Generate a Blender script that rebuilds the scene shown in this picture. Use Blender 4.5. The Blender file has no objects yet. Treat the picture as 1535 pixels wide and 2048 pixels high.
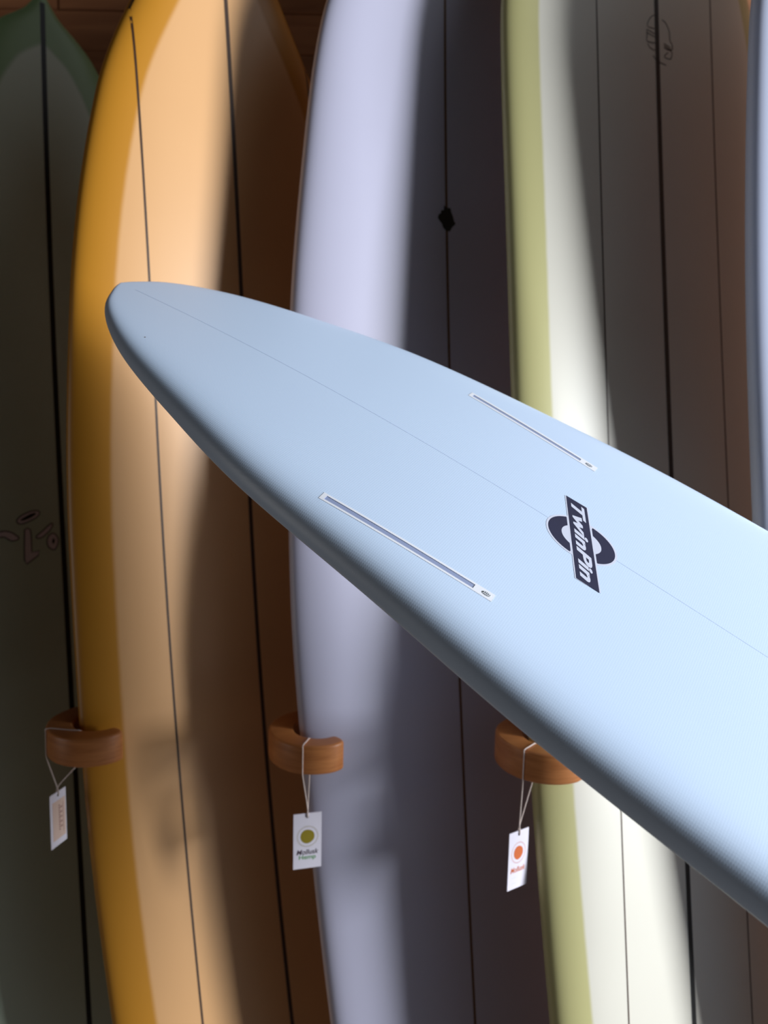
import bpy, bmesh, math
import numpy as np
from mathutils import Vector, Matrix

# ------------------------------------------------------------------ camera, world, light, exposure
EYE = 1.45                                    # camera height; the floor is z = 0
SC = bpy.context.scene
# rows: camera right, down and forward in world coordinates (7 degrees down, slight roll)
CAM = np.array([[0.99978, 0.00255, 0.02079], [0.02094, -0.12184, -0.99233], [0.0, 0.99255, -0.12187]])
cam_data = bpy.data.cameras.new('camera')
cam = bpy.data.objects.new('camera', cam_data)
SC.collection.objects.link(cam)
r_, d_, f_ = CAM
cam.matrix_world = Matrix([[r_[0], -d_[0], -f_[0], 0], [r_[1], -d_[1], -f_[1], 0], [r_[2], -d_[2], -f_[2], EYE], [0, 0, 0, 1]])
cam_data.sensor_fit = 'VERTICAL'
cam_data.sensor_height = 36
cam_data.lens = 1500 / 2048 * 36
cam_data.clip_start = 0.05
cam_data.dof.use_dof = True
cam_data.dof.focus_distance = 0.84
cam_data.dof.aperture_fstop = 3.6
SC.camera = cam

SC.view_settings.view_transform = 'Standard'
SC.view_settings.look = 'None'
SC.view_settings.gamma = 1
SC.view_settings.use_curve_mapping = False
SC.view_settings.exposure = 0.0

world = bpy.data.worlds.new('world')
world.use_nodes = True
SC.world = world
world.node_tree.nodes['Background'].inputs[0].default_value = (0.9, 0.8, 0.75, 1)
world.node_tree.nodes['Background'].inputs[1].default_value = 0.002

def window_light(name, target, direction, dist, sx, sy, power, color):
    d = Vector(direction).normalized()
    ld = bpy.data.lights.new(name, 'AREA')
    ld.shape = 'RECTANGLE'; ld.size = sx; ld.size_y = sy
    ld.energy = power; ld.color = color
    o = bpy.data.objects.new(name, ld)
    o.location = Vector(target) + d * dist
    o.rotation_euler = d.to_track_quat('Z', 'Y').to_euler()
    SC.collection.objects.link(o)
    return o
# the shop window, to the right of and behind the photographer
window_light('window_light', (0.0, 1.2, 1.30), (0.94, -0.345, 0.11), 5.6, 1.5, 2.3, 620, (0.90, 0.95, 1.0))
# added fill from above, lifting the front board, green board and wall
window_light('top_fill', (0.4, 0.6, 1.4), (0.45, 0.05, 1.0), 2.8, 1.0, 1.0, 5, (0.88, 0.94, 1.0))
# weak fill added on the left to lift the shaded rails and wall
window_light('left_fill', (0.0, 1.0, 1.2), (-0.93, -0.36, -0.05), 3.6, 0.9, 1.9, 10, (1.0, 0.95, 0.9))

# ------------------------------------------------------------------ helpers
def lin(r, g, b):
    f = lambda c: (c / 255 / 12.92) if c <= 10 else ((c / 255 + 0.055) / 1.055) ** 2.4
    return (f(r), f(g), f(b), 1.0)

def material(name, color, rough=0.5, spec=0.5, noise=0.0, scale=8.0, bump=0.0, bscale=300.0, coat=0.0):
    m = bpy.data.materials.new(name); m.use_nodes = True
    nt = m.node_tree; b = nt.nodes['Principled BSDF']
    b.inputs['Base Color'].default_value = color
    b.inputs['Roughness'].default_value = rough
    b.inputs['Specular IOR Level'].default_value = spec
    b.inputs['Coat Weight'].default_value = coat
    tc = nt.nodes.new('ShaderNodeTexCoord')
    if noise:
        n = nt.nodes.new('ShaderNodeTexNoise'); n.inputs['Scale'].default_value = scale
        n.inputs['Detail'].default_value = 5
        nt.links.new(tc.outputs['Object'], n.inputs['Vector'])
        mx = nt.nodes.new('ShaderNodeMix'); mx.data_type = 'RGBA'
        mx.inputs['A'].default_value = tuple(c * (1 - noise) for c in color[:3]) + (1,)
        mx.inputs['B'].default_value = tuple(min(1, c * (1 + noise)) for c in color[:3]) + (1,)
        nt.links.new(n.outputs['Fac'], mx.inputs['Factor'])
        nt.links.new(mx.outputs['Result'], b.inputs['Base Color'])
    if bump:
        n2 = nt.nodes.new('ShaderNodeTexNoise'); n2.inputs['Scale'].default_value = bscale
        nt.links.new(tc.outputs['Object'], n2.inputs['Vector'])
        bp = nt.nodes.new('ShaderNodeBump'); bp.inputs['Strength'].default_value = bump
        bp.inputs['Distance'].default_value = 0.001
        nt.links.new(n2.outputs['Fac'], bp.inputs['Height'])
        nt.links.new(bp.outputs['Normal'], b.inputs['Normal'])
    return m

def board_material(name, deck, rail=None, lap=0.065, soft=0.003, rough=0.42, weave=0.0, mottle=0.03):
    """resin tinted glass cloth: deck colour inside the lap line, rail colour outside it"""
    m = bpy.data.materials.new(name); m.use_nodes = True
    nt = m.node_tree; L = nt.links; b = nt.nodes['Principled BSDF']
    b.inputs['Roughness'].default_value = rough
    at = nt.nodes.new('ShaderNodeAttribute'); at.attribute_name = 'edge'
    tc = nt.nodes.new('ShaderNodeTexCoord')
    n = nt.nodes.new('ShaderNodeTexNoise'); n.inputs['Scale'].default_value = 6; n.inputs['Detail'].default_value = 4
    L.new(tc.outputs['Object'], n.inputs['Vector'])
    mr = nt.nodes.new('ShaderNodeMapRange'); mr.interpolation_type = 'SMOOTHSTEP'
    mr.inputs['From Min'].default_value = lap - soft; mr.inputs['From Max'].default_value = lap + soft
    L.new(at.outputs['Fac'], mr.inputs['Value'])
    mx = nt.nodes.new('ShaderNodeMix'); mx.data_type = 'RGBA'
    mx.inputs['A'].default_value = rail if rail else deck; mx.inputs['B'].default_value = deck
    L.new(mr.outputs['Result'], mx.inputs['Factor'])
    br = nt.nodes.new('ShaderNodeMix'); br.data_type = 'RGBA'; br.blend_type = 'MULTIPLY'
    rmp = nt.nodes.new('ShaderNodeMapRange'); rmp.inputs['To Min'].default_value = 1 - mottle; rmp.inputs['To Max'].default_value = 1 + mottle
    L.new(n.outputs['Fac'], rmp.inputs['Value'])
    cmb = nt.nodes.new('ShaderNodeCombineColor')
    for i in range(3): L.new(rmp.outputs['Result'], cmb.inputs[i])
    br.inputs['Factor'].default_value = 1
    L.new(mx.outputs['Result'], br.inputs['A']); L.new(cmb.outputs['Color'], br.inputs['B'])
    L.new(br.outputs['Result'], b.inputs['Base Color'])
    if weave:
        uv = nt.nodes.new('ShaderNodeUVMap'); uv.uv_map = 'board'
        hs = []
        for ang in (0.0, math.pi / 2):
            mp = nt.nodes.new('ShaderNodeMapping'); mp.inputs['Rotation'].default_value = (0, 0, ang)
            L.new(uv.outputs['UV'], mp.inputs['Vector'])
            w = nt.nodes.new('ShaderNodeTexWave'); w.inputs['Scale'].default_value = 125
            w.inputs['Distortion'].default_value = 0.5
            L.new(mp.outputs['Vector'], w.inputs['Vector']); hs.append(w)
        ad = nt.nodes.new('ShaderNodeMath'); ad.operation = 'MULTIPLY'
        L.new(hs[0].outputs['Fac'], ad.inputs[0]); L.new(hs[1].outputs['Fac'], ad.inputs[1])
        bp = nt.nodes.new('ShaderNodeBump'); bp.inputs['Strength'].default_value = weave
        bp.inputs['Distance'].default_value = 0.0004
        L.new(ad.outputs['Value'], bp.inputs['Height']); L.new(bp.outputs['Normal'], b.inputs['Normal'])
    return m

def wood_material(name, dark, light, rough=0.45, grain=(1, 18, 18), scale=3.0, perobj=0.0):
    m = bpy.data.materials.new(name); m.use_nodes = True
    nt = m.node_tree; L = nt.links; b = nt.nodes['Principled BSDF']
    b.inputs['Roughness'].default_value = rough
    tc = nt.nodes.new('ShaderNodeTexCoord'); mp = nt.nodes.new('ShaderNodeMapping')
    mp.inputs['Scale'].default_value = grain
    L.new(tc.outputs['Object'], mp.inputs['Vector'])
    n = nt.nodes.new('ShaderNodeTexNoise'); n.inputs['Scale'].default_value = scale
    n.inputs['Detail'].default_value = 6; n.inputs['Distortion'].default_value = 1.2
    L.new(mp.outputs['Vector'], n.inputs['Vector'])
    cr = nt.nodes.new('ShaderNodeValToRGB')
    cr.color_ramp.elements[0].position = 0.3; cr.color_ramp.elements[0].color = dark
    cr.color_ramp.elements[1].position = 0.7; cr.color_ramp.elements[1].color = light
    L.new(n.outputs['Fac'], cr.inputs['Fac'])
    hsv = nt.nodes.new('ShaderNodeHueSaturation')
    oi = nt.nodes.new('ShaderNodeObjectInfo'); mr = nt.nodes.new('ShaderNodeMapRange')
    mr.inputs['To Min'].default_value = 1 - perobj; mr.inputs['To Max'].default_value = 1 + perobj
    L.new(oi.outputs['Random'], mr.inputs['Value']); L.new(mr.outputs['Result'], hsv.inputs['Value'])
    L.new(cr.outputs['Color'], hsv.inputs['Color']); L.new(hsv.outputs['Color'], b.inputs['Base Color'])
    bp = nt.nodes.new('ShaderNodeBump'); bp.inputs['Strength'].default_value = 0.12; bp.inputs['Distance'].default_value = 0.001
    L.new(n.outputs['Fac'], bp.inputs['Height']); L.new(bp.outputs['Normal'], b.inputs['Normal'])
    return m

def link_mesh(name, me, mat, parent=None, smooth=False):
    o = bpy.data.objects.new(name, me)
    SC.collection.objects.link(o)
    for m in (mat if isinstance(mat, (list, tuple)) else [mat]): me.materials.append(m)
    if smooth: me.polygons.foreach_set('use_smooth', [True] * len(me.polygons))
    if parent: o.parent = parent
    return o

def mesh_obj(name, verts, faces, mat, parent=None, smooth=False, mats=None):
    me = bpy.data.meshes.new(name)
    me.from_pydata([tuple(map(float, v)) for v in verts], [], faces)
    o = link_mesh(name, me, mat, parent, smooth)
    if mats: me.polygons.foreach_set('material_index', mats)
    me.update()
    return o

def thing(name, label, cat, loc, group=None):
    o = bpy.data.objects.new(name, None); SC.collection.objects.link(o)
    o.empty_display_size = 0.05
    o.location = loc; o['label'] = label; o['category'] = cat
    if group: o['group'] = group
    return o

def pchip(x, y, xx):
    x = np.asarray(x, float); y = np.asarray(y, float)
    h = np.diff(x); d = np.diff(y) / h; m = np.zeros(len(x))
    for i in range(1, len(x) - 1):
        if d[i - 1] * d[i] > 0:
            w1 = 2 * h[i] + h[i - 1]; w2 = h[i] + 2 * h[i - 1]
            m[i] = (w1 + w2) / (w1 / d[i - 1] + w2 / d[i])
    m[0] = d[0]; m[-1] = d[-1]
    i = np.clip(np.searchsorted(x, xx) - 1, 0, len(x) - 2); t = (xx - x[i]) / h[i]
    return (1 + 2 * t) * (1 - t) ** 2 * y[i] + t * (1 - t) ** 2 * h[i] * m[i] + t * t * (3 - 2 * t) * y[i + 1] + t * t * (t - 1) * h[i] * m[i + 1]

# ------------------------------------------------------------------ a surfboard: outline, rocker, foil
class Board:
    """s runs along the stringer from one tip, x across, z out of the face that is looked at.
    face_m / back_m: how square the two faces are towards the rail."""
    def __init__(b, origin, a, lat, n, knots, widths, length, close, thick, tip_t, tip_l, rock, face_m, back_m):
        b.o = np.array(origin, float); b.a, b.lat, b.n = a, lat, n
        b.kx = np.sqrt(np.array(knots)); b.kw = np.array([0] + list(widths))
        b.L = length; b.close = close; b.T = thick; b.tt = tip_t; b.tl = tip_l
        b.rk = rock; b.fm = face_m; b.bm = back_m
    def width(b, s):
        s = np.clip(np.asarray(s, float), 0, b.L)
        w = pchip(b.kx, b.kw, np.sqrt(s))
        e = np.clip((b.L - s) / b.close, 0, 1)
        return w * np.sqrt(np.clip(1 - (1 - e) ** 2, 0, 1)) ** 0.8
    def half(b, s):
        s = np.asarray(s, float)
        t = b.T * (1 - np.exp(-(s + b.tt) / b.tl)) + 0.006
        e = np.clip((b.L - s) / 0.5, 0, 1)
        return t / 2 * (0.25 + 0.75 * np.sqrt(np.clip(1 - (1 - e) ** 2, 0, 1)))
    def rock(b, s):
        k1, k2, c = b.rk; u = np.asarray(s, float) - c
        return np.where(u < 0, k1, k2) * u * u
    def m(b, w, h, back=False):
        c, lo, hi = b.bm if back else b.fm
        return np.clip(c * w / np.maximum(h, 1e-4), lo, hi)
    def z(b, s, x):
        w = np.maximum(b.width(s), 1e-5); h = b.half(s)
        f = np.clip(np.abs(x) / w, 0, 1)
        return b.rock(s) - h + h * np.sqrt(np.clip(1 - f ** b.m(w, h), 0, 1))
    def P(b, s, x, z):
        s, x, z = np.broadcast_arrays(np.asarray(s, float), np.asarray(x, float), np.asarray(z, float))
        return b.o + s[..., None] * b.a + x[..., None] * b.lat + z[..., None] * b.n
    def on(b, s, x, lift=0.0):
        return b.P(s, x, b.z(s, x) + lift)
    def body(b, base, mat, parent):
        N = 170
        t = np.linspace(0, 1, N)
        S = b.L * (0.5 - 0.5 * np.cos(np.pi * t)) * 0.5 + b.L * t * 0.5
        S = np.concatenate([[0, .0005, .002, .004, .007], S[(S > .009) & (S < b.L - .009)], b.L - np.array([.007, .004, .002, .0005, 0])])
        X = np.array([0, .1, .2, .3, .4, .5, .58, .66, .73, .79, .84, .88, .915, .94, .96, .975, .986, .994, .9985])
        fx = np.concatenate([X, [1], X[::-1], -X[1:], [-1], -X[::-1][:-1]])
        sg = np.concatenate([np.ones(len(X)), [0], -np.ones(len(X)), -np.ones(len(X) - 1), [0], np.ones(len(X) - 1)])
        w = b.width(S)[:, None]; h = b.half(S)[:, None]
        mf = b.m(w, h); mb = b.m(w, h, True)
        mm = np.where(sg[None] > 0, mf, mb)
        z = b.rock(S)[:, None] - h + sg[None] * h * np.sqrt(np.clip(1 - np.abs(fx[None]) ** mm, 0, 1))
        x = w * fx[None]
        V = b.P(S[:, None], x, z) - np.array(base)
        K = len(fx); n = len(S)
        F = []
        for i in range(n - 1):
            for j in range(K):
                F.append((i * K + j, i * K + (j + 1) % K, (i + 1) * K + (j + 1) % K, (i + 1) * K + j))
        F.append(tuple(range(K))[::-1]); F.append(tuple((n - 1) * K + j for j in range(K)))
        me = bpy.data.meshes.new('board_body')
        me.from_pydata(V.reshape(-1, 3).tolist(), [], F)
        e = me.attributes.new('edge', 'FLOAT', 'POINT')
        so = b.L * (0.5 - 0.5 * np.cos(np.pi * np.linspace(0, 1, 260))); wo = b.width(so)   # distance to the outline
        dist = np.sqrt(((S[:, None, None] - so) ** 2) + (np.abs(x)[..., None] - wo) ** 2).min(-1)
        e.data.foreach_set('value', dist.reshape(-1))
        uvv = np.stack([x, np.broadcast_to(S[:, None], x.shape)], -1).reshape(-1, 2)
        uv = me.uv_layers.new(name='board')
        li = np.empty(len(me.loops), int); me.loops.foreach_get('vertex_index', li)
        uv.data.foreach_set('uv', uvv[li].reshape(-1))
        bm = bmesh.new(); bm.from_mesh(me)
        bmesh.ops.remove_doubles(bm, verts=bm.verts, dist=2e-6)
        bmesh.ops.recalc_face_normals(bm, faces=bm.faces)
        bm.to_mesh(me); bm.free()
        return link_mesh('board_body', me, mat, parent, True)
    def strip(b, name, base, x0, width, mat, parent, s0=0.0, s1=None, lift=0.0003):
        s1 = b.L if s1 is None else s1
        S = np.linspace(s0, s1, 140)
        ok = b.width(S) > abs(x0) * 0.62 + 0.004
        S = S[ok]; sgn = 1.0 if x0 >= 0 else -1.0
        x0 = sgn * np.minimum(abs(x0), b.width(S) * 0.985 - width / 2)      # runs out along the rail at the tips
        A = b.on(S, x0 - width / 2, lift); Bq = b.on(S, x0 + width / 2, lift)
        A0 = b.on(S, x0 - width / 2, -0.002); B0 = b.on(S, x0 + width / 2, -0.002)
        V = np.concatenate([A, Bq, A0, B0]) - np.array(base); n = len(S); F = []
        for i in range(n - 1):
            F += [(i, i + 1, n + i + 1, n + i), (2 * n + i, 2 * n + i + 1, i + 1, i), (n + i, n + i + 1, 3 * n + i + 1, 3 * n + i)]
        return mesh_obj(name, V, F, mat, parent, False)
    def decal(b, name, base, polys, mat, parent, lift=0.0004, mats=None):
        """flat print: filled polygons given in board coordinates (s, x)"""
        V = []; F = []; mi = []
        for k, poly in enumerate(polys):
            if isinstance(poly[0], str):
                _, pts, tris, lf, mid = poly
            else:
                pts, lf, mid = poly; tris = None
            o = len(V); q = np.array(pts, float)
            W = b.on(q[:, 0], q[:, 1], lift + lf) - np.array(base)
            V += W.tolist()
            if tris is None: F.append(tuple(range(o, o + len(q)))); mi.append(mid)
            else:
                for t in tris: F.append(tuple(o + i for i in t)); mi.append(mid)
        return mesh_obj(name, V, F, mat, parent, False, mi)

def smooth_loop(pts, n=4):
    """closed Catmull-Rom through the points"""
    p = np.array(pts, float); N = len(p); out = []
    for i in range(N):
        a, b_, c, d = p[i - 1], p[i], p[(i + 1) % N], p[(i + 2) % N]
        for t in np.arange(n) / n:
            out.append(0.5 * (2 * b_ + (c - a) * t + (2 * a - 5 * b_ + 4 * c - d) * t * t + (3 * b_ - a - 3 * c + d) * t ** 3))
    return np.array(out)

def grow(pts, d):
    """offset a closed outline outwards by d"""
    p = np.array(pts, float); t = np.roll(p, -1, 0) - np.roll(p, 1, 0)
    t /= np.linalg.norm(t, axis=1, keepdims=True) + 1e-12
    n = np.stack([t[:, 1], -t[:, 0]], -1)
    area = 0.5 * np.sum(p[:, 0] * np.roll(p[:, 1], -1) - np.roll(p[:, 0], -1) * p[:, 1])
    return p + n * d * (1 if area > 0 else -1)

def stroke(pts, w, closed=False):
    """ribbon polygons (quads) along an open line, as ('tri', ...) lists"""
    p = np.array(pts, float)
    t = np.gradient(p, axis=0); t /= np.linalg.norm(t, axis=1, keepdims=True) + 1e-12
    n = np.stack([-t[:, 1], t[:, 0]], -1) * w / 2
    V = np.concatenate([p + n, p - n]); N = len(p)
    return V, [(i, i + 1, N + i + 1, N + i) for i in range(N - 1)]

def open_curve(pts, n=6):
    p = np.array(pts, float)
    if len(p) < 3: return np.array([p[0] + (p[-1] - p[0]) * t for t in np.linspace(0, 1, n)])
    q = np.concatenate([[2 * p[0] - p[1]], p, [2 * p[-1] - p[-2]]]); out = []
    for i in range(1, len(q) - 2):
        a, b_, c, d = q[i - 1], q[i], q[i + 1], q[i + 2]
        for t in np.arange(n) / n:
            out.append(0.5 * (2 * b_ + (c - a) * t + (2 * a - 5 * b_ + 4 * c - d) * t * t + (3 * b_ - a - 3 * c + d) * t ** 3))
    out.append(p[-1]); return np.array(out)

def text_mesh(body, bold=0.0, shear=0.0, spacing=1.0):
    """letters as 2-D triangles, normalised so that width = 1 and height = h"""
    cu = bpy.data.curves.new('lettering', 'FONT'); cu.body = body
    cu.offset = bold; cu.shear = shear; cu.space_character = spacing
    cu.resolution_u = 6
    ob = bpy.data.objects.new('lettering', cu); SC.collection.objects.link(ob)
    bpy.context.view_layer.update()
    dg = bpy.context.evaluated_depsgraph_get()
    me = bpy.data.meshes.new_from_object(ob.evaluated_get(dg))
    me.calc_loop_triangles()
    V = np.array([v.co[:2] for v in me.vertices]); T = [tuple(t.vertices) for t in me.loop_triangles]
    bpy.data.objects.remove(ob); bpy.data.curves.remove(cu); bpy.data.meshes.remove(me)
    V -= V.min(0); V /= V.max(0)
    return V, T

# ------------------------------------------------------------------ materials
M_plank = wood_material('dark_wall_wood', lin(136, 84, 50), lin(166, 108, 68), 0.7, (1.2, 14, 14), 2.5, 0.18)
M_floor = material('concrete', lin(104, 96, 90), 0.8, noise=0.12, scale=3, bump=0.3, bscale=60)
M_hook = wood_material('hook_wood', lin(176, 106, 56), lin(206, 134, 76), 0.42, (3, 3, 26), 3.0, 0.05)
M_string = material('cotton_string', lin(232, 214, 205), 0.9, bump=0.6, bscale=900)
M_card = material('white_card', lin(238, 232, 244), 0.8)
M_olive = material('olive_ink', lin(150, 132, 30), 0.8)
M_orange = material('orange_ink', lin(214, 108, 56), 0.8)
M_plum = material('dark_plum_ink', lin(62, 38, 58), 0.8)
M_green = material('green_ink', lin(74, 158, 70), 0.8)
M_peach = material('peach_ink', lin(236, 206, 190), 0.8)
M_rust = material('rust_ink', lin(170, 110, 100), 0.8)
M_eye = material('string_hole', lin(40, 36, 36), 0.9)
M_navy = material('navy_print', lin(42, 44, 70), 0.45, noise=0.12, scale=60)
M_lilac = material('pale_print', lin(214, 218, 236), 0.45)
M_plastic = material('white_plastic', lin(240, 242, 250), 0.35)
M_slot = material('slot_shade', lin(150, 162, 196), 0.5)  # grey-blue paints the shade of a deep slot onto a shallow one
M_screw = material('dark_metal', lin(60, 70, 72), 0.35)
M_black = material('black_stringer', lin(10, 9, 8), 0.45)
M_brown = material('brown_stringer', lin(62, 40, 28), 0.45)
M_brown2 = material('amber_stringer', lin(96, 62, 36), 0.45)
M_faint = material('faint_stringer', lin(202, 220, 248), 0.4)
M_ink = material('black_print', lin(16, 14, 16), 0.5)
M_grey = material('grey_lilac_print', lin(240, 226, 230), 0.5)

# ------------------------------------------------------------------ room
def box_verts(x0, x1, y0, y1, z0, z1):
    return [(x, y, z) for x in (x0, x1) for y in (y0, y1) for z in (z0, z1)]
BOXF = [(0, 1, 3, 2), (4, 6, 7, 5), (0, 4, 5, 1), (2, 3, 7, 6), (0, 2, 6, 4), (1, 5, 7, 3)]
WY = 1.86
wall = mesh_obj('wall_back', box_verts(-2.6, 2.6, WY + 0.018, WY + 0.12, 0, 3.2), BOXF, M_plank)
wall['kind'] = 'structure'
floor = mesh_obj('floor', box_verts(-2.6, 3.6, -2.6, WY + 0.12, -0.06, 0), BOXF, M_floor)
floor['kind'] = 'structure'
rng = np.random.default_rng(4)
pm = {}
PH = 0.088
row = 0; z0 = 0.0
while z0 < 3.15:
    cuts = [-2.6] + sorted([float(-1.7 + rng.uniform(0, 1.2)), float(0.2 + rng.uniform(0, 1.2))]) + [2.6]
    for x0, x1 in zip(cuts[:-1], cuts[1:]):
        g = 0.0004; bv = 0.002
        hx, hz = (x1 - x0) / 2 - g, PH / 2 - g
        dy = float(rng.uniform(-0.002, 0.002))
        V = []
        for yy, ins in ((0.018, 0), (bv + dy, 0), (dy, bv)):
            V += [(-hx + ins, yy, -hz + ins), (hx - ins, yy, -hz + ins), (hx - ins, yy, hz - ins), (-hx + ins, yy, hz - ins)]
        F = [(8, 9, 10, 11)]
        for k in (0, 4):
            for j in range(4): F.append((k + j, k + (j + 1) % 4, k + 4 + (j + 1) % 4, k + 4 + j))
        p = mesh_obj('plank', V, F, M_plank, wall)
        p.location = ((x0 + x1) / 2, WY, z0 + PH / 2)
    z0 += PH; row += 1

# ------------------------------------------------------------------ the boards of the rack
KN = [0, .03, .1, .25, .5, .85, 1.25, 1.7, 2.2, 2.7]
FIT = {
 'yellow': [0.6361, 0.0146, 0.0516, -0.3051, 1.4468, 1.0473, -0.0375, 0.0731, 1.0359, 0.069, 0.0224, 0.0538, 0.1211, 0.2296, 0.2929, 0.3183, 0.3231, 0.3056, 0.2322, 0.1702],
 'white': [0.4649, -0.0085, 0.1379, 0.0683, 1.5152, 0.9419, 0.0347, 0.0174, 1.0998, 0.0681, 0.0874, 0.1537, 0.226, 0.2658, 0.2979, 0.3076, 0.2865, 0.2469, 0.2041, 0.1],
 'cream': [0.4683, -0.0557, 0.1836, 0.4698, 1.5727, 1.1553, 0.0099, 0.0051, 1.0989, 0.0683, 0.1147, 0.1983, 0.2798, 0.3235, 0.3175, 0.3122, 0.2969, 0.2669, 0.2123, 0.1446],
 'pale': [0.4714, 0.0067, 0.1057, 0.7982, 1.3876, 1.1026, 0.0184, 0.0207, 1.0999, 0.068, 0.0986, 0.1716, 0.2457, 0.2931, 0.2986, 0.2901, 0.2739, 0.2409, 0.2041, 0.1],
 'green': [0.7093, -0.0399, 0.1932, -0.7625, 1.7097, 0.8515, 0.0409, 0.0069, 1.1009, 0.068, 0.0306, 0.1082, 0.1781, 0.2367, 0.2744, 0.286, 0.2745, 0.2424, 0.205, 0.1]}

def rack_board(key):
    p = FIT[key]; y = p[0]
    lat = np.array([math.cos(y), math.sin(y), 0]); n = np.array([math.sin(y), -math.cos(y), 0])
    a = np.array([0, 0, -1.]) + p[1] * lat + p[2] * n; a /= np.linalg.norm(a)
    lat = lat - a * (a @ lat); lat /= np.linalg.norm(lat); n = np.cross(a, lat)
    if n[1] > 0: n = -n
    nose = np.array([p[3], p[4], p[5] + EYE])
    L = nose[2] / -a[2]
    return Board(nose, a, lat, n, KN, p[10:19], L, 0.42, p[9], .02, .2, (p[6], p[7], p[8]), (1.0, 2.2, 4.5), (1.0, 2.2, 8))

def place(key, label, mat):
    b = rack_board(key)
    tail = b.P(b.L, 0, b.rock(b.L) - b.half(b.L))
    # let the tail just touch the floor
    S = np.linspace(b.L - .5, b.L, 60); zz = b.P(S, 0 * S, b.rock(S) - b.half(S))[:, 2]
    base = np.array([tail[0], tail[1], 0.0])
    t = thing('surfboard', label, 'surfboard', base, 'surfboards standing in the rack')
    b.body(base, mat, t)
    return b, base, t

# pale sage board, far left
m = board_material('sage_resin', lin(212, 226, 204), lin(150, 184, 132), 0.072, 0.006, 0.4)
b, base, t = place('green', 'sage green surfboard with wide black stringer, at the far left of the rack', m)
b.strip('stringer', base, 0, 0.010, M_black, t)
ov = smooth_loop([(1.0884, -0.085), (1.0796, -0.0768), (1.0722, -0.0607), (1.0705, -0.0484), (1.0739, -0.0436), (1.0817, -0.0489), (1.0885, -0.0615), (1.0939, -0.0751), (1.0937, -0.0823)])
ov2 = smooth_loop([(1.0873, -0.0796), (1.0786, -0.0659), (1.0737, -0.0535), (1.0764, -0.0499), (1.0827, -0.0588), (1.0888, -0.0737)])
leaf = smooth_loop([(1.1103, -0.1172), (1.1095, -0.1079), (1.1125, -0.0974), (1.1193, -0.0882), (1.124, -0.0849), (1.1274, -0.0934), (1.1258, -0.1004), (1.1189, -0.1106), (1.120, -0.130), (1.115, -0.142), (1.112, -0.132)])
ell = np.array([(1.1071, -0.0715), (1.1053, -0.0672), (1.1074, -0.063), (1.1192, -0.0617), (1.1531, -0.0621), (1.1514, -0.0473), (1.159, -0.0501), (1.1662, -0.0603), (1.1746, -0.0716), (1.1679, -0.0743), (1.1446, -0.0738)])
sl = smooth_loop([(1.1223, -0.0508), (1.1123, -0.0392), (1.0997, -0.0249), (1.0972, -0.0197), (1.1076, -0.024), (1.1191, -0.0358), (1.1239, -0.0447)])
rg = smooth_loop([(1.1171, -0.0194), (1.1241, -0.0121), (1.1348, -0.0108), (1.1466, -0.0158), (1.149, -0.0197), (1.1446, -0.027), (1.1352, -0.0304), (1.1234, -0.0279)])
rg2 = smooth_loop([(1.1258, -0.0186), (1.1319, -0.0163), (1.1384, -0.0192), (1.1329, -0.0221)])
P = []
for q in (ov, leaf, ell, sl, rg): P += [(grow(q, 0.0022), 0, 0), (q, 0.0002, 1)]
P += [(ov2, 0.0004, 0), (rg2, 0.0004, 0)]
b.decal('logo', base, P, [M_ink, M_grey], t)['label'] = 'hand drawn grey lilac logo shapes outlined in black'

# yellow board
m = board_material('amber_resin', lin(214, 164, 112), lin(188, 128, 38), 0.064, 0.005, 0.4)
b, base, t = place('yellow', 'golden yellow surfboard with thin dark stringers and darker gold rails', m)
b.strip('stringer', base, -0.1702, 0.0038, M_brown, t)
b.strip('stringer', base, 0.0, 0.0075, M_brown, t)
b.strip('stringer', base, 0.1702, 0.0038, M_brown, t)

# white board in the middle
m = board_material('white_resin', lin(184, 182, 202), None, 0.06, 0.005, 0.4)
b, base, t = place('white', 'plain white surfboard with one brown stringer, in the middle of the rack', m)
b.strip('stringer', base, 0, 0.005, M_brown2, t)
wl = [(0.5553, -0.0053), (0.5594, -0.0012), (0.5591, 0.0086), (0.5671, 0.0106), (0.5737, 0.014), (0.5817, 0.016), (0.586, 0.0195), (0.593, 0.0123), (0.6021, 0.0065), (0.6021, -0.0019), (0.5959, -0.0087), (0.5902, -0.01), (0.5841, -0.0168), (0.5797, -0.0188), (0.5735, -0.0166), (0.5717, -0.0125), (0.5657, -0.0117), (0.5648, -0.0061)]
b.decal('logo', base, [(wl, 0, 0)], [M_ink], t)['label'] = 'small solid black logo on the stringer'

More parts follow.
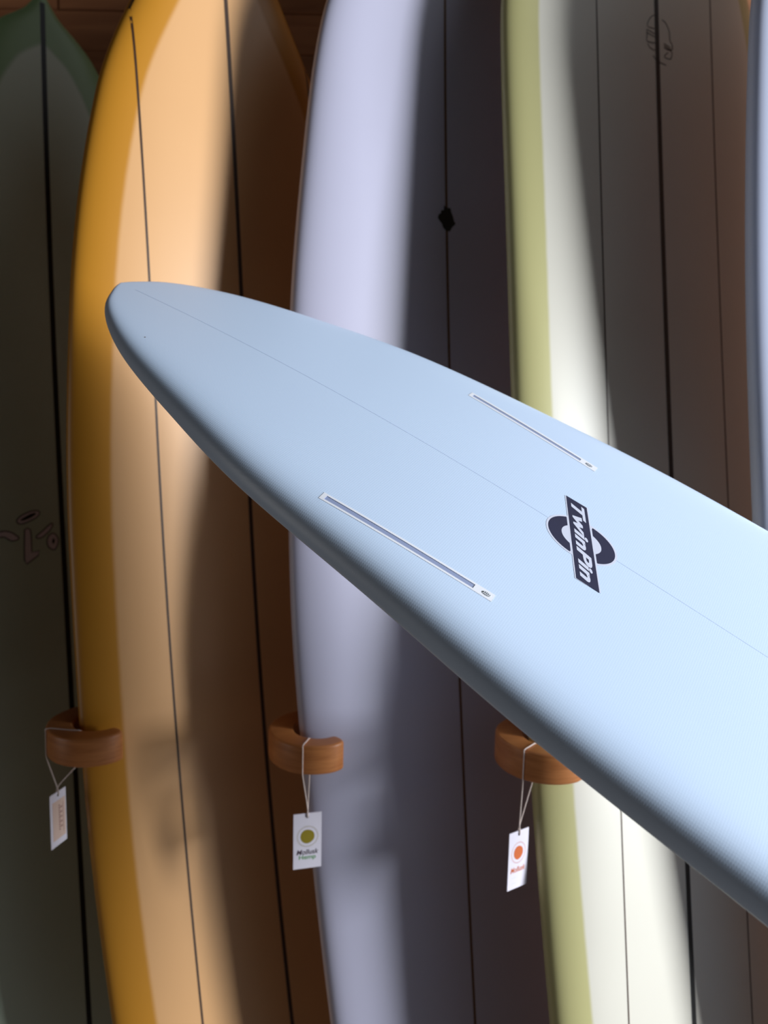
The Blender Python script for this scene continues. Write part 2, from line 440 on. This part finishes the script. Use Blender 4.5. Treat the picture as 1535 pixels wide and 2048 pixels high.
# cream board
m = board_material('cream_resin', lin(206, 201, 188), lin(180, 174, 122), 0.057, 0.004, 0.4)
b, base, t = place('cream', 'cream surfboard with olive rails, a thick dark centre stringer and thin ones beside it', m)
b.strip('stringer', base, -0.1446, 0.0028, M_brown, t)
b.strip('stringer', base, 0.0, 0.0105, M_black, t)
b.strip('stringer', base, 0.1446, 0.0028, M_brown, t)
P = []
for ln in ([(0.4085, 0.0017), (0.4131, -0.0095), (0.4236, -0.0194), (0.4376, -0.0239), (0.4372, -0.0062)], [(0.4443, -0.0255), (0.4475, -0.0024)], [(0.4506, -0.0257), (0.4534, -0.0012)],
           [(0.4569, -0.0259), (0.4669, -0.0249), (0.4639, -0.0016)], [(0.4711, -0.025), (0.4774, -0.0184), (0.4787, -0.0021)], [(0.4443, -0.0255), (0.4506, -0.0257), (0.4569, -0.0259)], [(0.49, -0.0121), (0.4973, -0.0014), (0.4991, 0.0207)],
           [(0.4134, 0.0126), (0.4183, 0.0236), (0.4305, 0.0316), (0.4472, 0.0324), (0.454, 0.0378), (0.4651, 0.0359), (0.4626, 0.0164)],
           [(0.4669, 0.0163), (0.4683, 0.0358), (0.4779, 0.0355), (0.4845, 0.031), (0.4834, 0.0171), (0.472, 0.0273)], [(0.4584, 0.0166), (0.4617, 0.0333)]):
    V, T = stroke(open_curve(ln), 0.0016); P.append(('tri', V, T, 0.0, 0))
b.decal('logo', base, P, [M_ink], t, lift=0.0005)['label'] = 'thin black line drawn logo beside the stringer'

# bluish white board at the right edge
m = board_material('cool_white_resin', lin(196, 202, 224), None, 0.06, 0.005, 0.4)
b, base, t = place('pale', 'bluish white surfboard cut off by the right edge of the photo', m)
b.strip('stringer', base, 0, 0.005, M_brown2, t)

# rack continued by an unseen board, added to shade the wall behind
FIT['next'] = list(FIT['pale']); FIT['next'][3] += 0.375; FIT['next'][4] -= 0.02
b, base, t = place('next', 'unseen surfboard added to shade the wall, next in the rack, just outside the right edge of the photo', m)
b.strip('stringer', base, 0, 0.005, M_brown2, t)

# ------------------------------------------------------------------ wooden hooks with paper tags
RC, HW, HH = 0.0615, 0.0195, 0.0248              # ring radius, half width, half height
def hook(key, apex, zc, label, noff=0.0, reach=0.006):
    p = FIT[key]; yaw = p[0]
    u = np.array([math.cos(yaw), math.sin(yaw)]); n = np.array([math.sin(yaw), -math.cos(yaw)])
    c = np.array(apex) + u * 0.030 + n * noff  # centre of the bend
    # centre line in (u, n): wall end -> straight arm -> bend -> tip
    ulen = (WY - (c - n * RC)[1]) / u[1]
    line = [(ulen, -RC), (ulen * 0.5, -RC), (0.0, -RC)]
    for k in range(1, 25):
        f = -math.pi / 2 - math.pi * k / 24
        line.append((RC * math.cos(f), RC * math.sin(f)))
    line.append((reach * 0.5, RC * 0.995)); line.append((reach, RC * 0.985))
    line = np.array(line)
    t = np.gradient(line, axis=0); t /= np.linalg.norm(t, axis=1, keepdims=True)
    nn = np.stack([-t[:, 1], t[:, 0]], -1)
    # thicker on the arm side, slimmer at the tip; the inner face keeps its distance to the rail
    hw = np.interp(np.arange(len(line)), [0, 8, len(line) - 1], [0.0235, 0.0225, 0.0155])[:, None]
    side = 1.0 if np.linalg.norm((line + nn * HW)[14]) > np.linalg.norm((line - nn * HW)[14]) else -1.0
    line = line + nn * side * (hw - HW)
    A = line + nn * hw; Bq = line - nn * hw
    tip = line[-1]; tt = t[-1]; tn = nn[-1]; cap = []
    for k in range(1, 12):                     # blunt rounded tip
        ph = math.pi / 2 - math.pi * k / 12
        cx = abs(math.cos(ph)) ** 0.7; sy = math.copysign(abs(math.sin(ph)) ** 0.7, math.sin(ph))
        cap.append(tip + tt * 0.014 * cx + tn * 0.0155 * sy)
    outline = np.concatenate([A, np.array(cap), Bq[::-1]])
    R_ = 0.0048; layers = []
    for a in np.linspace(0, math.pi / 2, 6): layers.append((R_ * (1 - math.sin(a)), -HH + R_ * (1 - math.cos(a))))
    layers += [(i_, -z_) for i_, z_ in layers[::-1]]
    bm = bmesh.new(); rings = []
    for ins, zz in layers:
        q_ = grow(outline, -ins)
        rings.append([bm.verts.new((q[0] * u[0] + q[1] * n[0], q[0] * u[1] + q[1] * n[1], zz)) for q in q_])
    for r0, r1 in zip(rings[:-1], rings[1:]):
        for k in range(len(r0)): bm.faces.new((r0[k], r0[(k + 1) % len(r0)], r1[(k + 1) % len(r0)], r1[k]))
    bm.faces.new(rings[0]); bm.faces.new(rings[-1])
    bmesh.ops.recalc_face_normals(bm, faces=bm.faces)
    bmesh.ops.triangulate(bm, faces=[f for f in bm.faces if len(f.verts) > 6])
    me = bpy.data.meshes.new('hook'); bm.to_mesh(me); bm.free()
    me.materials.append(M_hook)
    o = bpy.data.objects.new('board_hook', me); SC.collection.objects.link(o)
    o.location = (c[0], c[1], zc)
    me.polygons.foreach_set('use_smooth', [True] * len(me.polygons))
    try: me.set_sharp_from_angle(angle=math.radians(40))
    except Exception: pass
    o['label'] = label; o['category'] = 'hook'; o['group'] = 'wooden hooks holding the boards in the rack'
    return c, u, n

def tube(pts, r, mat, name, parent, base, seg=8):
    P_ = np.array(pts, float); T = np.gradient(P_, axis=0); T /= np.linalg.norm(T, axis=1, keepdims=True) + 1e-12
    V = []; F = []; up = np.array([0.3, 0.2, 0.93]); 
    x = np.cross(T[0], up); x /= np.linalg.norm(x)
    for i in range(len(P_)):
        x = x - T[i] * (x @ T[i]); x /= np.linalg.norm(x); y = np.cross(T[i], x)
        for k in range(seg):
            a = 2 * math.pi * k / seg
            V.append(P_[i] + r * (math.cos(a) * x + math.sin(a) * y) - base)
    for i in range(len(P_) - 1):
        for k in range(seg): F.append((i * seg + k, i * seg + (k + 1) % seg, (i + 1) * seg + (k + 1) % seg, (i + 1) * seg + k))
    F += [tuple(range(seg))[::-1], tuple((len(P_) - 1) * seg + k for k in range(seg))]
    return mesh_obj(name, V, F, mat, parent, True)

def tag(hk, zc, phi, drop, yaw, w, h, label, art, shift=0.0, phi_in=None, roll=0.0, dx=0.0):
    c, u, n = hk
    e = -math.cos(phi) * u + math.sin(phi) * n
    pi_ = phi if phi_in is None else phi_in
    ei = -math.cos(pi_) * u + math.sin(pi_) * n
    out = lambda r, z: np.array([c[0] + e[0] * r, c[1] + e[1] * r, zc + z])
    inn = lambda r, z: np.array([c[0] + ei[0] * r, c[1] + ei[1] * r, zc + z])
    ro, ri = RC - HW + 2 * (0.0225 - 0.007 * (math.degrees(phi) + 45) / 142) + 0.0012, RC - HW - 0.0012
    top = HH + 0.0012
    hole = (out(RC + 0.012, 0) + inn(RC - 0.0, 0)) / 2; hole[2] = zc - HH - drop
    d = np.array([math.cos(yaw), math.sin(yaw), 0]); hole = hole + d * shift + np.array([dx, 0, 0])
    t = thing('price_tag', label, 'tag', tuple(hole), 'paper tags hanging from the hooks')
    # card: x along d, hole 6.5 mm below the upper edge
    hz = 0.0065; nz = np.array([math.sin(yaw), -math.cos(yaw), 0])
    cr, sr = math.cos(roll), math.sin(roll)
    def cp(x, z, y=0.0):                       # x from -.5..+.5 of width, z 0 (top) .. 1 (bottom)
        X = x * w; Z = hz - z * h
        return d * (X * cr - Z * sr) + np.array([0, 0, 1]) * (X * sr + Z * cr) + nz * y
    th = 0.0005
    V = [cp(x, z, y) for y in (th, -th) for x, z in ((-.5, 0), (-.5, 1), (.5, 1), (.5, 0))]
    mesh_obj('card', V, [(0, 1, 2, 3), (7, 6, 5, 4), (0, 4, 5, 1), (1, 5, 6, 2), (2, 6, 7, 3), (3, 7, 4, 0)], M_card, t)
    hv = [cp(0.0020 / w * math.cos(a), (hz - 0.0020 * math.sin(a)) / h, th + 0.0002) for a in np.linspace(0, 2 * math.pi, 16, endpoint=False)]
    mesh_obj('string_hole', hv, [tuple(range(16))], M_eye, t)
    front = hole + nz * 0.002; back = hole - nz * 0.002
    knot = hole + np.array([0, 0, 0.016])
    path = [front, hole + nz * 0.0022 + np.array([0, 0, 0.006]), knot + (out(ro, 0) - inn(ri, 0)) * 0.012, out(ro, -HH - 0.002), out(ro + 0.001, -HH + 0.006), out(ro + 0.0008, 0), out(ro + 0.0004, HH - 0.005),
            out(ro + 0.0012, HH + 0.0012), out(ro - 0.006, top + 0.0008), (out(RC, top) + inn(RC, top)) / 2, inn(ri + 0.007, top), inn(ri + 0.002, HH - 0.002), inn(ri, HH - 0.008), inn(ri, 0), inn(ri, -HH + 0.004),
            inn(ri + 0.002, -HH - 0.002), knot - (out(ro, 0) - inn(ri, 0)) * 0.012, hole - nz * 0.0022 + np.array([0, 0, 0.006]), back]
    # sample: straight falls, round corners
    pts = []
    for i in range(len(path) - 1):
        k = 6
        for j in range(k): pts.append(path[i] + (path[i + 1] - path[i]) * j / k)
    pts.append(path[-1]); pts = np.array(pts)
    for _ in range(3): pts[1:-1] = (pts[:-2] + 2 * pts[1:-1] + pts[2:]) / 4
    tube(pts, 0.0010, M_string, 'string', t, hole)
    for name, polys, mat, lift in art:
        V = []; F = []
        for pl, tris in polys:
            o = len(V); V += [cp(q[0], q[1], th + lift) for q in pl]
            F += [tuple(range(o, o + len(pl)))] if tris is None else [tuple(o + i for i in tr) for tr in tris]
        mesh_obj(name, V, F, mat, t)
    return t

ASP = 0.5                                      # tag width / height
def disc(cx, cz, r, asp):
    return [(cx + r * math.cos(a), cz - r * asp * math.sin(a) * (1 + 0.03 * math.sin(3 * a + 1))) for a in np.linspace(0, 2 * math.pi, 40, endpoint=False)]
def rays(cx, cz, r0, r1, asp, n=36, wd=0.008):
    out = []
    for k in range(n):
        a = 2 * math.pi * k / n; c_, s_ = math.cos(a), math.sin(a)
        p = lambda r, o: (cx + r * c_ - o * s_, cz - asp * (r * s_ + o * c_))
        out.append(([p(r0, -wd / 2), p(r1, -wd / 2), p(r1, wd / 2), p(r0, wd / 2)], None))
    return out
def words(txt, x0, x1, z0, z1, bold, shear=0.0):
    V, T = text_mesh(txt, bold, shear)
    return [([(x0 + q[0] * (x1 - x0), z1 + q[1] * (z0 - z1)) for q in V], T)]

ZC = EYE - 0.552
hk_y = hook('yellow', (-0.5045, 1.214), ZC + 0.006, 'wooden hook around the rail of the golden yellow board')
hk_w = hook('white', (-0.1318, 1.2215), ZC, 'wooden hook around the rail of the plain white board')
hk_c = hook('cream', (0.2510, 1.1527), ZC + 0.024, 'wooden hook around the cream board, partly behind the blue board', -0.004)

tag(hk_y, ZC + 0.006, math.radians(-5), 0.062, math.radians(74), 0.038, 0.094, 'small white tag with a peach panel, seen nearly edge-on',
    [('print_panel', [([(-.36, .16), (-.36, .88), (.44, .88), (.44, .16)], None)], M_peach, 0.0002),
     ('print', [([(0.02 + dx, z), (0.02 + dx, z + .022), (0.10 + dx * 1.5, z + .022), (0.10 + dx * 1.5, z)], None) for i, z in enumerate(np.arange(.26, .72, .045)) for dx in (0.0, 0.09 * (i % 2))]
      + [([(.28, .24), (.28, .80), (.30, .80), (.30, .24)], None)], M_rust, 0.0004)], phi_in=math.radians(35), dx=-0.013)
tag(hk_w, ZC, math.radians(50), 0.077, math.radians(15), 0.047, 0.097, 'white tag printed with an olive sun over dark and green words',
    [('sun_print', [(disc(0, .42, .25, .5), None)], M_olive, 0.0002),
     ('ray_print', rays(0, .42, .34, .385, .5, 36, .02), M_olive, 0.0002),
     ('lettering', words('Mollusk', -.39, .39, .655, .745, 0.012, 0.25), M_plum, 0.0002),
     ('lettering', words('Hemp', -.30, .30, .755, .855, 0.012, 0.0), M_green, 0.0002)], dx=0.005)
tag(hk_c, ZC + 0.024, math.radians(24), 0.094, math.radians(33), 0.041, 0.097, 'white tag printed with an orange sun and orange word',
    [('sun_print', [(disc(0, .38, .235, .5), None)], M_orange, 0.0002),
     ('ray_print', rays(0, .38, .33, .375, .5, 36, .02), M_orange, 0.0002),
     ('lettering', words('Mollusk', -.37, .38, .62, .715, 0.012, 0.25), M_orange, 0.0002),
     ('fine_print', [([(-.30, z), (-.30, z + .006), (-.08, z + .006), (-.08, z)], None) for z in (.80, .90)], M_lilac, 0.0002)], dx=-0.009)

# ------------------------------------------------------------------ the pale blue board in front
Rb = np.array([[0.80388589, 0.53439674, 0.26112756], [0.53782609, -0.46562575, -0.70280563], [-0.25398932, 0.70541675, -0.66172248]])
tb = np.array([0.19372, 0.00919, 0.86239])
S0 = 0.69251
A = CAM.T @ Rb[:, 0]; LT = CAM.T @ Rb[:, 1]; NN = CAM.T @ Rb[:, 2]
org = CAM.T @ tb + np.array([0, 0, EYE]) - S0 * A
m = board_material('pale_blue_resin', lin(206, 225, 250), None, 0.06, 0.005, 0.38, weave=0.10, mottle=0.015)
B = Board(org, A, LT, NN, [0, .01, .03, .07, .13, .25, .4, .6, .8, 1.05, 1.4, 1.9, 2.4],
          [0.02652, 0.05453, 0.08631, 0.11803, 0.15908, 0.19841, 0.22543, 0.2494, 0.26293, 0.285, 0.27, 0.20],
          1.78, 0.45, 0.06367, .015, .22, (-0.1055, -0.02952, S0), (2.0, 2.4, 16), (1.05, 2.2, 3.0))
base = B.P(0.95, 0, B.rock(0.95) - 2 * B.half(0.95))
t = thing('surfboard', 'pale blue surfboard in the foreground, tail pointing left, fin boxes facing up', 'surfboard', tuple(base))
body = B.body(base, m, t)

# fin boxes let into the bottom: cut the pockets, then set the plastic boxes in them
def finbox(rear, front, hw, slot0, slot1, shw, hole_s, cut=False):
    """rear/front: centre line ends (s, x). returns list of local frames"""
    r = np.array(rear); f = np.array(front); L = np.linalg.norm(f - r); d = (f - r) / L; q = np.array([-d[1], d[0]])
    return r, d, q, L
def box_solid(r, d, q, L, hw, z0, z1, n=14):
    V = []; F = []
    rows = np.linspace(0, L, n)
    cap = 0.0018
    for k, l in enumerate(rows):
        for (o, z) in ((-hw, z1), (hw, z1), (hw, z0), (-hw, z0)):
            c_ = r + d * l + q * o
            V.append(B.on(c_[0], c_[1], z) - base)
    for k in range(n - 1):
        for j in range(4): F.append((4 * k + j, 4 * k + (j + 1) % 4, 4 * k + 4 + (j + 1) % 4, 4 * k + 4 + j))
    F += [(3, 2, 1, 0), tuple(4 * (n - 1) + j for j in range(4))]
    return V, F
def fin_box(rear, front, hw, sl0, sl1, shw, hs, label):
    r, d, q, L = finbox(rear, front, hw, 0, 0, 0, 0)
    # pocket
    V, F = box_solid(r, d, q, L, hw, -0.016, 0.01)
    cm = mesh_obj('pocket', V, F, M_plastic, t)
    bm = bmesh.new(); bm.from_mesh(cm.data); bmesh.ops.recalc_face_normals(bm, faces=bm.faces); bm.to_mesh(cm.data); bm.free()
    md = body.modifiers.new('pocket', 'BOOLEAN'); md.operation = 'DIFFERENCE'; md.solver = 'EXACT'; md.object = cm
    bpy.context.view_layer.update()
    dg = bpy.context.evaluated_depsgraph_get()
    nm = bpy.data.meshes.new_from_object(body.evaluated_get(dg), preserve_all_data_layers=True, depsgraph=dg)
    body.modifiers.clear(); body.data = nm
    bpy.data.objects.remove(cm)
    # white box: rim around the slot and walls down to its floor
    lift = 0.0003; dp = -0.0135; V = []; F = []
    rows = [0, sl0] + list(np.linspace(sl0, sl1, 12)[1:-1]) + [sl1, L]
    prof = [(-hw, dp), (-hw, lift), (-shw, lift), (-shw, -.0002), (shw, -.0002), (shw, lift), (hw, lift), (hw, dp)]
    g = hw - 0.0001
    for l in rows:
        l = min(max(l, 0.0001), L - 0.0001)
        for o, z in prof:
            o = max(-g, min(g, o)); c_ = r + d * l + q * o
            V.append(B.on(c_[0], c_[1], z) - base)
    K = 8; nR = len(rows); mi = []
    for k in range(nR - 1):
        solid = k in (0, nR - 2)
        for j in ([0, 1, 2, 3, 4, 5, 6] if not solid else [0, 1, 5, 6]):
            F.append((K * k + j, K * k + j + 1, K * k + K + j + 1, K * k + K + j))
            mi.append(1 if j in (2, 3, 4) else 0)
        if solid: F.append((K * k + 2, K * k + 5, K * k + K + 5, K * k + K + 2)); mi.append(0)
    # end walls of the slot and of the box
    for k in (1, nR - 2): F.append((K * k + 2, K * k + 3, K * k + 4, K * k + 5)); mi.append(1)
    for k in (0, nR - 1): F.append((K * k + 0, K * k + 1, K * k + 6, K * k + 7)); mi.append(0)
    o = mesh_obj('fin_box', V, F, [M_plastic, M_slot], t, False, mi)
    o['label'] = label
    # grub screw in its threaded hole: a dark oval with bright thread ridges
    c_ = np.array(hs); V = [B.on(c_[0] + 0.0050 * math.cos(a) * d[0] + 0.0024 * math.sin(a) * q[0], c_[1] + 0.0050 * math.cos(a) * d[1] + 0.0024 * math.sin(a) * q[1], lift + 0.0002) - base for a in np.linspace(0, 2 * math.pi, 20, endpoint=False)]
    hm = mesh_obj('screw_hole', V, [tuple(range(20))], M_screw, o)
    for k in range(5):
        s_ = -0.0032 + 0.0018 * k; hh = 0.0021 * math.sqrt(max(0, 1 - (s_ / 0.005) ** 2))
        pts = []
        for j in range(7):
            v = -1 + 2 * j / 6; uu = s_ + 0.0009 * (1 - v * v) + 0.0006 * v
            pts.append(c_ + d * uu + q * v * hh * 0.95)
        Vs, Ts = stroke(pts, 0.0007)
        mesh_obj('thread', [B.on(p_[0], p_[1], lift + 0.0004) - base for p_ in Vs], Ts, M_plastic, o)
    return o
fin_box((0.4853, -0.1725), (0.6950, -0.1626), 0.0056, 0.0055, 0.1875, 0.0029, (0.6865, -0.1630), 'white fin box on the near side')
fin_box((0.5000, 0.1478), (0.6963, 0.1397), 0.0057, 0.0050, 0.1730, 0.0023, (0.6853, 0.1403), 'white fin box on the far side')
body.data.polygons.foreach_set('use_smooth', [True] * len(body.data.polygons))
try: body.data.set_sharp_from_angle(angle=math.radians(35))
except Exception: pass

B.strip('stringer', base, 0, 0.0016, M_faint, t, 0.03, 1.74, lift=0.00015)

# printed logo: ring cut by a slanted bar with lettering
cs, cx = 0.7316, -0.0025
bar = np.array([(0.6870, 0.0557), (0.7151, 0.0561), (0.7787, -0.0651), (0.7504, -0.0655)])
e1 = (bar[3] - bar[0]); e2 = (bar[1] - bar[0])
def barc(q):                                   # (tx along the bar, ty up) of a board point
    return np.linalg.solve(np.stack([e1, e2], 1), np.array(q) - bar[0])
def arc(a0, a1, ro, ri, n=40):
    th = np.linspace(a0, a1, n)
    o = [(cs + ro[0] * math.cos(a), cx + ro[1] * math.sin(a)) for a in th]
    i = [(cs + ri[0] * math.cos(a), cx + ri[1] * math.sin(a)) for a in th]
    return o, i
def clipped(side, ro, ri, gap):
    """half ring on one side of the bar, as a quad strip"""
    V = []; T = []
    th = np.linspace(0, 2 * math.pi, 181)
    def ok(q): ty = barc(q)[1]; return ty < -gap if side < 0 else ty > 1 + gap
    rr = np.linspace(0, 1, 2); prev = None
    for a in th:
        o = np.array([cs + ro[0] * math.cos(a), cx + ro[1] * math.sin(a)]); i = np.array([cs + ri[0] * math.cos(a), cx + ri[1] * math.sin(a)])
        lim = -gap if side < 0 else 1 + gap
        to, ti = barc(o)[1], barc(i)[1]
        ino = ok(o); ini = ok(i)
        if not (ino or ini): prev = None; continue
        if not ino or not ini:
            f = (lim - to) / (ti - to); x = o + (i - o) * f
            if ino: i = x
            else: o = x
        V += [o, i]
        if prev is not None: T.append((prev, prev + 1, len(V) - 1, len(V) - 2))
        prev = len(V) - 2
    return V, T
P = []
for side in (-1, 1):
    V, T = clipped(side, (0.0445, 0.0325), (0.001, 0.001), 0.02); P.append(('tri', V, T, 0.0, 1))
    V, T = clipped(side, (0.0418, 0.0300), (0.0250, 0.0182), 0.11); P.append(('tri', V, T, 0.00012, 0))
P.append((grow(bar, 0.0016), 0.00006, 1))
P.append((bar, 0.00018, 0))
B.decal('logo', base, P, [M_navy, M_lilac], t, lift=0.0002)['label'] = 'navy logo, a ring crossed by a slanted bar'
V, T = text_mesh('TwinPin', 0.036, 0.2, 1.03)
q = [bar[0] + e1 * (0.035 + 0.925 * v[0]) + e2 * (0.19 + 0.66 * v[1]) for v in V]
B.decal('lettering', base, [('tri', q, T, 0.0, 0)], [M_lilac], t, lift=0.00055)['label'] = 'pale italic letters reading TwinPin'
# tiny ding near the tail
B.decal('ding', base, [([(0.1390, -0.0880), (0.1400, -0.0872), (0.1412, -0.0888), (0.1400, -0.0896)], 0, 0)], [M_brown2], t, lift=0.0003)
